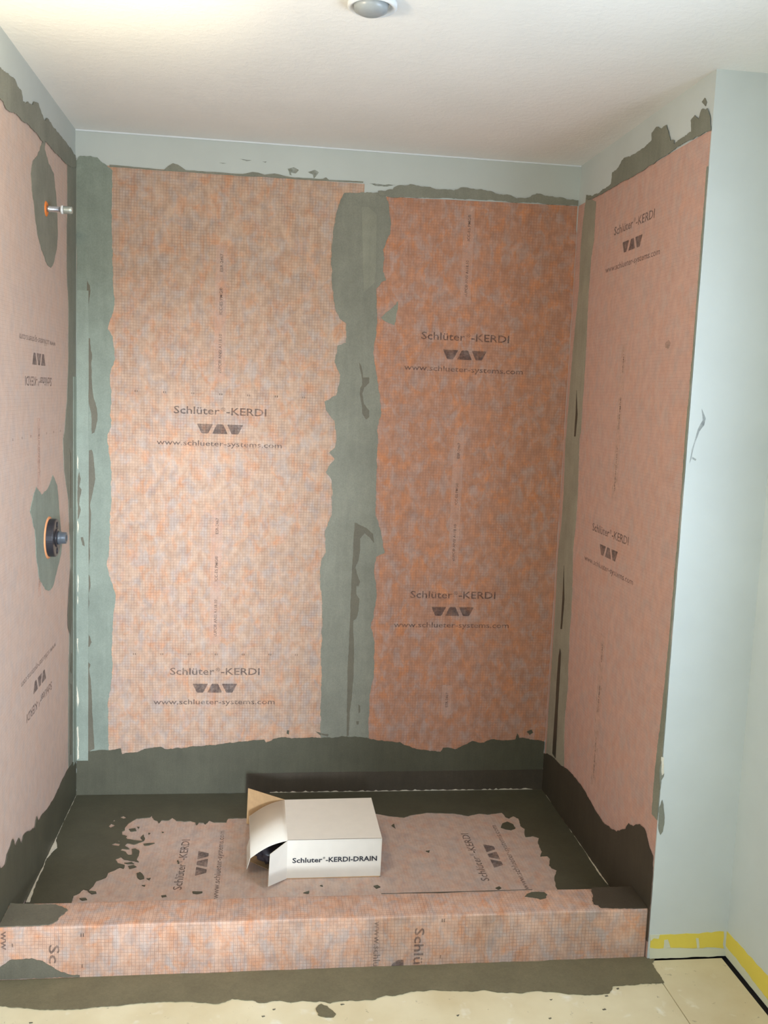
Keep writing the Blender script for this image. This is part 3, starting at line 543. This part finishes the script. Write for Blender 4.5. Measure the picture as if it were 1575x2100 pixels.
P.mesh('ruler_mark', [([(x, z), (x+.003, z), (x+.003, z+.010), (x, z+.010)], [(0, 1, 2, 3)]) for x, z in ((.215, .118), (.221, .118), (.218, .03), (1.19, .128), (1.196, .128), (1.19, .02), (.04, .095))], MM['tick'], cu)['kind'] = 'stuff'
def cm(pl, q, mat, name='mortar_smear', **k): return patch(name, pl, q, mat, parent=cu, **k)
cm(CT, H6([(-60, 930), (30, 928), (150, 932), (300, 935), (340, 950), (365, 965), (345, 985), (315, 1005), (310, 1020), (260, 1045), (200, 1048), (120, 1055), (-60, 1066)]), MM['damp'], lo=(.0047, YC+.004), hi=(W, YC+CD-.001))
cm(CT, H7([(1088, 975), (1087, 1000), (1092, 1020), (1088, 1045), (1095, 1062), (1120, 1066), (1135, 1082), (1200, 1085), (1395, 1088), (1420, 1000), (1420, 960)]), MM['wet_shadow'], lo=(0, YC+.003), hi=(W-.0047, YC+CD-.001))
cm(CT, H7([(735, 1010), (760, 1000), (800, 998), (830, 1000), (845, 1012), (840, 1030), (810, 1038), (780, 1030), (725, 1022)]), MM['wet'])
cm(CF, H6([(-60, 1280), (0, 1268), (30, 1250), (50, 1232), (100, 1226), (170, 1220), (230, 1235), (260, 1255), (300, 1280), (330, 1295), (370, 1307), (430, 1312), (430, 1350), (-60, 1350)]), MM['damp'], lo=(.0047, .0046))
patch('seam_line', CT, [(782, 1831.5), (840, 1829), (900, 1829.5), (950, 1826.5), (1000, 1826), (1060, 1822.5), (1090, 1822), (1090, 1824.5), (1000, 1828), (950, 1829), (900, 1832), (840, 1832), (782, 1833.5)], MM['wet_shadow'], .0016, cu, 0, .0006, .02, lo=(0, 0), hi=(W, YC+CD-.001))
# grey mortar line where side walls meet the curb
# ---------------------------------------------------------------- mortar on the floor
K1 = lambda pts: crop(3.15, 500, 1800, pts)
mf = mort(FL, [(-60, 1985), (700, 1965), (1331, 1940), (1337, 1976), (1348, 1995), (1362, 2016), (1257, 2023), (1254, 2032), (1250, 2038), (1225, 2041), (1200, 2042), (1160, 2039), (1130, 2035), (1100, 2033), (1067, 2038), (1040, 2037), (1010, 2034)]+
   K1([(1560, 728), (1480, 738), (1300, 732), (1200, 728), (1140, 735), (1080, 738), (1040, 750), (980, 765), (920, 762), (880, 775), (850, 790), (780, 792), (740, 798), (700, 795), (620, 800), (560, 815), (490, 800), (450, 805), (380, 798), (280, 806), (200, 798), (150, 810), (100, 812), (60, 795), (0, 795)])+
   [(500, 2052), (488, 2050), (476, 2049), (462, 2056), (442, 2060), (400, 2056), (360, 2056), (324, 2056), (280, 2059), (229, 2064), (190, 2067), (152, 2071), (110, 2072), (76, 2071), (40, 2067), (0, 2064), (-60, 2062)],
   MM['flm'], 'olive-grey mortar band on the floor along the front of the curb', lo=(.001, -9), hi=(9, YC-.0006))
tag(patch('mortar_patch', FL, K1([(465, 850), (500, 820), (540, 835), (575, 865), (595, 885), (580, 903), (530, 905), (480, 890)]), MM['flm'], .003), 'separate grey mortar blob on the floor in front of the curb band', 'mortar')
for i in range(26):
    x, y = random.uniform(.1, 1.7), random.uniform(-.42, -.12)
    patch('mortar_fleck', FL, [(x, y), (x+random.uniform(.003, .009), y+.002), (x+.006, y+random.uniform(.004, .008)), (x-.002, y+.004)], MM['damp'], .0012, fl, 0, .0008, .004, metric=True)
# ---------------------------------------------------------------- cardboard box
bx = empty('cardboard_box', (.92, .56, ZP), 'white cardboard box lying open with flaps spread on the shower floor', 'box')
X0, X1, Y0, Y1, Z1b = .770, 1.0675, .4055, .7125, .1828; tk = .0022; zb = ZP+.0034; SINK = .0
def quadslab(name, q, th, mat, par, mat2=None):
    v = [Vector(p) for p in q]; n = (v[1]-v[0]).cross(v[-1]-v[0]).normalized()*th
    bm = bmesh.new(); a = [bm.verts.new(p) for p in v]; b = [bm.verts.new(p-n) for p in v]; m = len(v)
    f = bm.faces.new(a); g = bm.faces.new(b[::-1]); g.material_index = 1 if mat2 else 0
    for i in range(m): bm.faces.new((a[i], b[i], b[(i+1) % m], a[(i+1) % m]))
    me = bpy.data.meshes.new(name); bm.to_mesh(me); bm.free(); o = link(name, me, mat, par)
    if mat2: me.materials.append(mat2)
    return o
zb = ZP+.0006
quadslab('front_panel', [(X0, Y0, zb), (X1, Y0+.0015, zb), (X1+.001, Y0+.0015, Z1b), (X0, Y0, Z1b)], tk, MM['card'], bx, MM['kraft'])
quadslab('back_panel', [(X1, Y1, zb), (X0, Y1, zb), (X0-.003, Y1-.004, Z1b-.001), (X1, Y1, Z1b)], tk, MM['card'], bx, MM['kraft'])
quadslab('end_panel', [(X1, Y0, zb), (X1, Y1, zb), (X1, Y1, Z1b), (X1+.001, Y0, Z1b)], tk, MM['card'], bx, MM['kraft'])
quadslab('top_panel', [(X0, Y0, Z1b), (X1, Y0, Z1b), (X1, Y1, Z1b), (X0-.004, Y1-.004, Z1b-.001)], tk, MM['card'], bx, MM['kraft'])
quadslab('bottom_panel', [(X0, Y0, zb), (X0, Y1, zb), (X1, Y1, zb), (X1, Y0, zb)], tk, MM['kraft'], bx)
# flaps on the open left end; the top one curves down
def curved_flap():
    bm = bmesh.new(); N = 8; top = []; bot = []
    A0, A1 = Vector((X0, Y0, Z1b)), Vector((X0-.004, Y1-.004, Z1b-.001)); E0, E1 = Vector((.6554, .412, .1235)), Vector((.648, .702, .128))
    for i in range(N+1):
        t = i/N; lift = Vector((0, 0, .010*math.sin(math.pi*t)))
        a = A0.lerp(E0, t)+lift; b = A1.lerp(E1, t)+lift
        top.append((bm.verts.new(a), bm.verts.new(b))); bot.append((bm.verts.new(a-Vector((.0012, 0, .0018))), bm.verts.new(b-Vector((.0012, 0, .0018)))))
    for i in range(N):
        f = bm.faces.new((top[i][0], top[i+1][0], top[i+1][1], top[i][1])); f.smooth = True
        g = bm.faces.new((bot[i][0], bot[i][1], bot[i+1][1], bot[i+1][0])); g.smooth = True; g.material_index = 1
        for s in (0, 1): bm.faces.new((top[i][s], bot[i][s], bot[i+1][s], top[i+1][s]))
    bm.faces.new((top[N][0], bot[N][0], bot[N][1], top[N][1]))
    bmesh.ops.recalc_face_normals(bm, faces=bm.faces[:])
    me = bpy.data.meshes.new('flap'); bm.to_mesh(me); bm.free(); o = link('flap', me, MM['card'], bx); me.materials.append(MM['kraft'])
curved_flap()
quadslab('flap', [(.7126, .340, .0664), (X0, Y0, zb+.001), (X0, Y0, Z1b-.003), (.7166, .340, .1707)], tk, MM['card'], bx, MM['kraft'])       # front side flap
quadslab('flap', [(.640, .785, .1915), (.637, .785, .062), (X0-.003, Y1, zb+.001), (X0-.003, Y1-.003, Z1b-.002)], tk, MM['kraft'], bx, MM['card'])  # back side flap
quadslab('flap', [(.652, Y0+.12, ZP+.0016), (X0, Y0+.01, ZP+.0016), (X0, Y1-.02, ZP+.0016), (.652, Y1-.02, ZP+.0016)], .0015, MM['kraft'], bx)
quadslab('tuck_tab', [(.6548, .414, .1232), (.6525, .556, .1252), (.6418, .545, .094), (.6443, .430, .077)], .0015, MM['card'], bx, MM['kraft'])
BXF = Pl((0, Y0, 0), (1, 0, 0), (0, 0, 1), (0, -1, 0))
P = Print(BXF, 0, 0, 0, .0006); xa, za = BXF.px(599.5, 1769.5); xb, _ = BXF.px(773, 1765)
wd_ = xb-xa
P.b = za; P.a = xa; P.c, P.s = math.cos(.006), math.sin(.006)
P.mesh('lettering', [P.text('Schluter', 0, 0, wd_*.352, .0165, .022), P.text('®', wd_*.358, .010, wd_*.028, .007, .004), P.text('-KERDI-DRAIN', wd_*.392, 0, wd_*.608, .0165, .022)], MM['inkb'], bx)
# plastic bag inside the box, darkened and enlarged to stand for its shaded opening
bm = bmesh.new(); bmesh.ops.create_icosphere(bm, subdivisions=4, radius=1)
for v in bm.verts:
    d = v.co.normalized(); r = 1+.16*math.sin(7*d.x+3*d.z)*math.cos(6*d.y+1)+.09*math.sin(17*d.x+5*d.y)*math.sin(13*d.z+11*d.y)
    v.co = Vector((.738+d.x*.078*r, .508+d.y*.076*r, ZP+.050+d.z*.038*r))
for f in bm.faces: f.smooth = True
me = bpy.data.meshes.new('bag'); bm.to_mesh(me); bm.free(); tag(link('plastic_bag', me, MM['bag']), 'crumpled plastic bag, coloured dark for shade, in the open end of the white box', 'bag')

# ---------------------------------------------------------------- shower pipe (upper) and valve (lower) on the left wall
yp, zp_ = .6046, 2.0917
pp = empty('shower_pipe', (0, yp, zp_), 'short chrome shower pipe stub with orange seal high on the left wall', 'pipe')
def part(name, prof, mat, loc, par, seg=40): return link(name, lathe(prof, 'x', loc, seg), mat, par)
part('seal_ring', [(.0005, .0225), (.0035, .0225), (.0062, .0185), (.0068, .011), (.0035, .0105)], MM['orange'], (0, yp, zp_), pp)
part('pipe', [(.0, .0090), (.016, .0090), (.0165, .0082), (.048, .0082)], MM['chrome'], (0, yp, zp_), pp)
part('collar', [(.046, .0118), (.0475, .0128), (.0515, .0128), (.053, .0115)], MM['white'], (0, yp, zp_), pp, 40)
th = [(.053, .0100)]
for i in range(6): th += [(.054+i*.0035, .0118), (.0558+i*.0035, .0102)]
part('threaded_end', th+[(.077, .0108), (.079, .0090)], MM['thread'], (0, yp, zp_), pp, 28)
yv, zv = .625, 1.0925
vv = empty('shower_valve', (0, yv, zv), 'round black shower valve body with grey stem on the left wall', 'valve')
part('seal_ring', [(.0005, .066), (.004, .067), (.0065, .060), (.0066, .05)], MM['peach'], (0, yv, zv), vv, 56)
def valve_body():
    R_ = .060; d0, d1 = .004, .028; bm = bmesh.new(); seg = 56
    cs = lambda c, r, k: [(c[0]+r*math.cos(2*math.pi*i/k), c[1]+r*math.sin(2*math.pi*i/k)) for i in range(k)]
    out = cs((0, 0), R_-.003, seg); holes = [cs((0, .041), .011, 14), cs((0, -.041), .011, 14), cs((.041, 0), .006, 10), cs((-.041, 0), .006, 10)]
    loops = [out]+holes; flat = [p for l_ in loops for p in l_]
    V_ = [bm.verts.new((d1, p[0], p[1])) for p in flat]
    for t in tessellate_polygon([[Vector((p[0], p[1], 0)) for p in l_] for l_ in loops]):
        try: bm.faces.new([V_[i] for i in t])
        except ValueError: pass
    prev = V_[:seg]
    for x, r in ((d1-.001, R_-.001), (d1-.003, R_), (d0, R_), (d0, R_-.01)):
        ring = [bm.verts.new((x, p[0], p[1])) for p in cs((0, 0), r, seg)]
        for i in range(seg): bm.faces.new((prev[i], prev[(i+1) % seg], ring[(i+1) % seg], ring[i]))
        prev = ring
    bm.faces.new(prev); i0 = seg
    for h in holes:
        k = len(h); bt = [bm.verts.new((d1-.018, p[0], p[1])) for p in h]
        for i in range(k): bm.faces.new((V_[i0+i], V_[i0+(i+1) % k], bt[(i+1) % k], bt[i]))
        bm.faces.new(bt); i0 += k
    bmesh.ops.recalc_face_normals(bm, faces=bm.faces[:])
    for v in bm.verts: v.co += Vector((0, yv, zv))
    me = bpy.data.meshes.new('body'); bm.to_mesh(me); bm.free(); return me
link('body', valve_body(), MM['black'], vv)
part('hub', [(.028, .030), (.031, .029), (.032, .024)], MM['black'], (0, yv, zv), vv, 40)
part('stem', [(.031, .020), (.034, .0215), (.040, .0215), (.041, .0185), (.056, .0182), (.057, .0170), (.057, .010), (.050, .009)], MM['grey'], (0, yv, zv), vv, 40)
# ---------------------------------------------------------------- ceiling light
cl = empty('ceiling_light', (.882, -.222, H), 'round white ceiling light with grey lens at the top of the frame', 'ceiling light')
link('trim_ring', lathe([(H-.0005, .050), (H-.004, .055), (H-.014, .055), (H-.017, .051), (H-.013, .042), (H-.008, .040)], 'z', (.882, -.222, 0), 56), MM['white'], cl)
link('lens', lathe([(H-.008, .040), (H-.024, .036), (H-.030, .024), (H-.031, .006)], 'z', (.878, -.228, 0), 56), MM['lens'], cl)
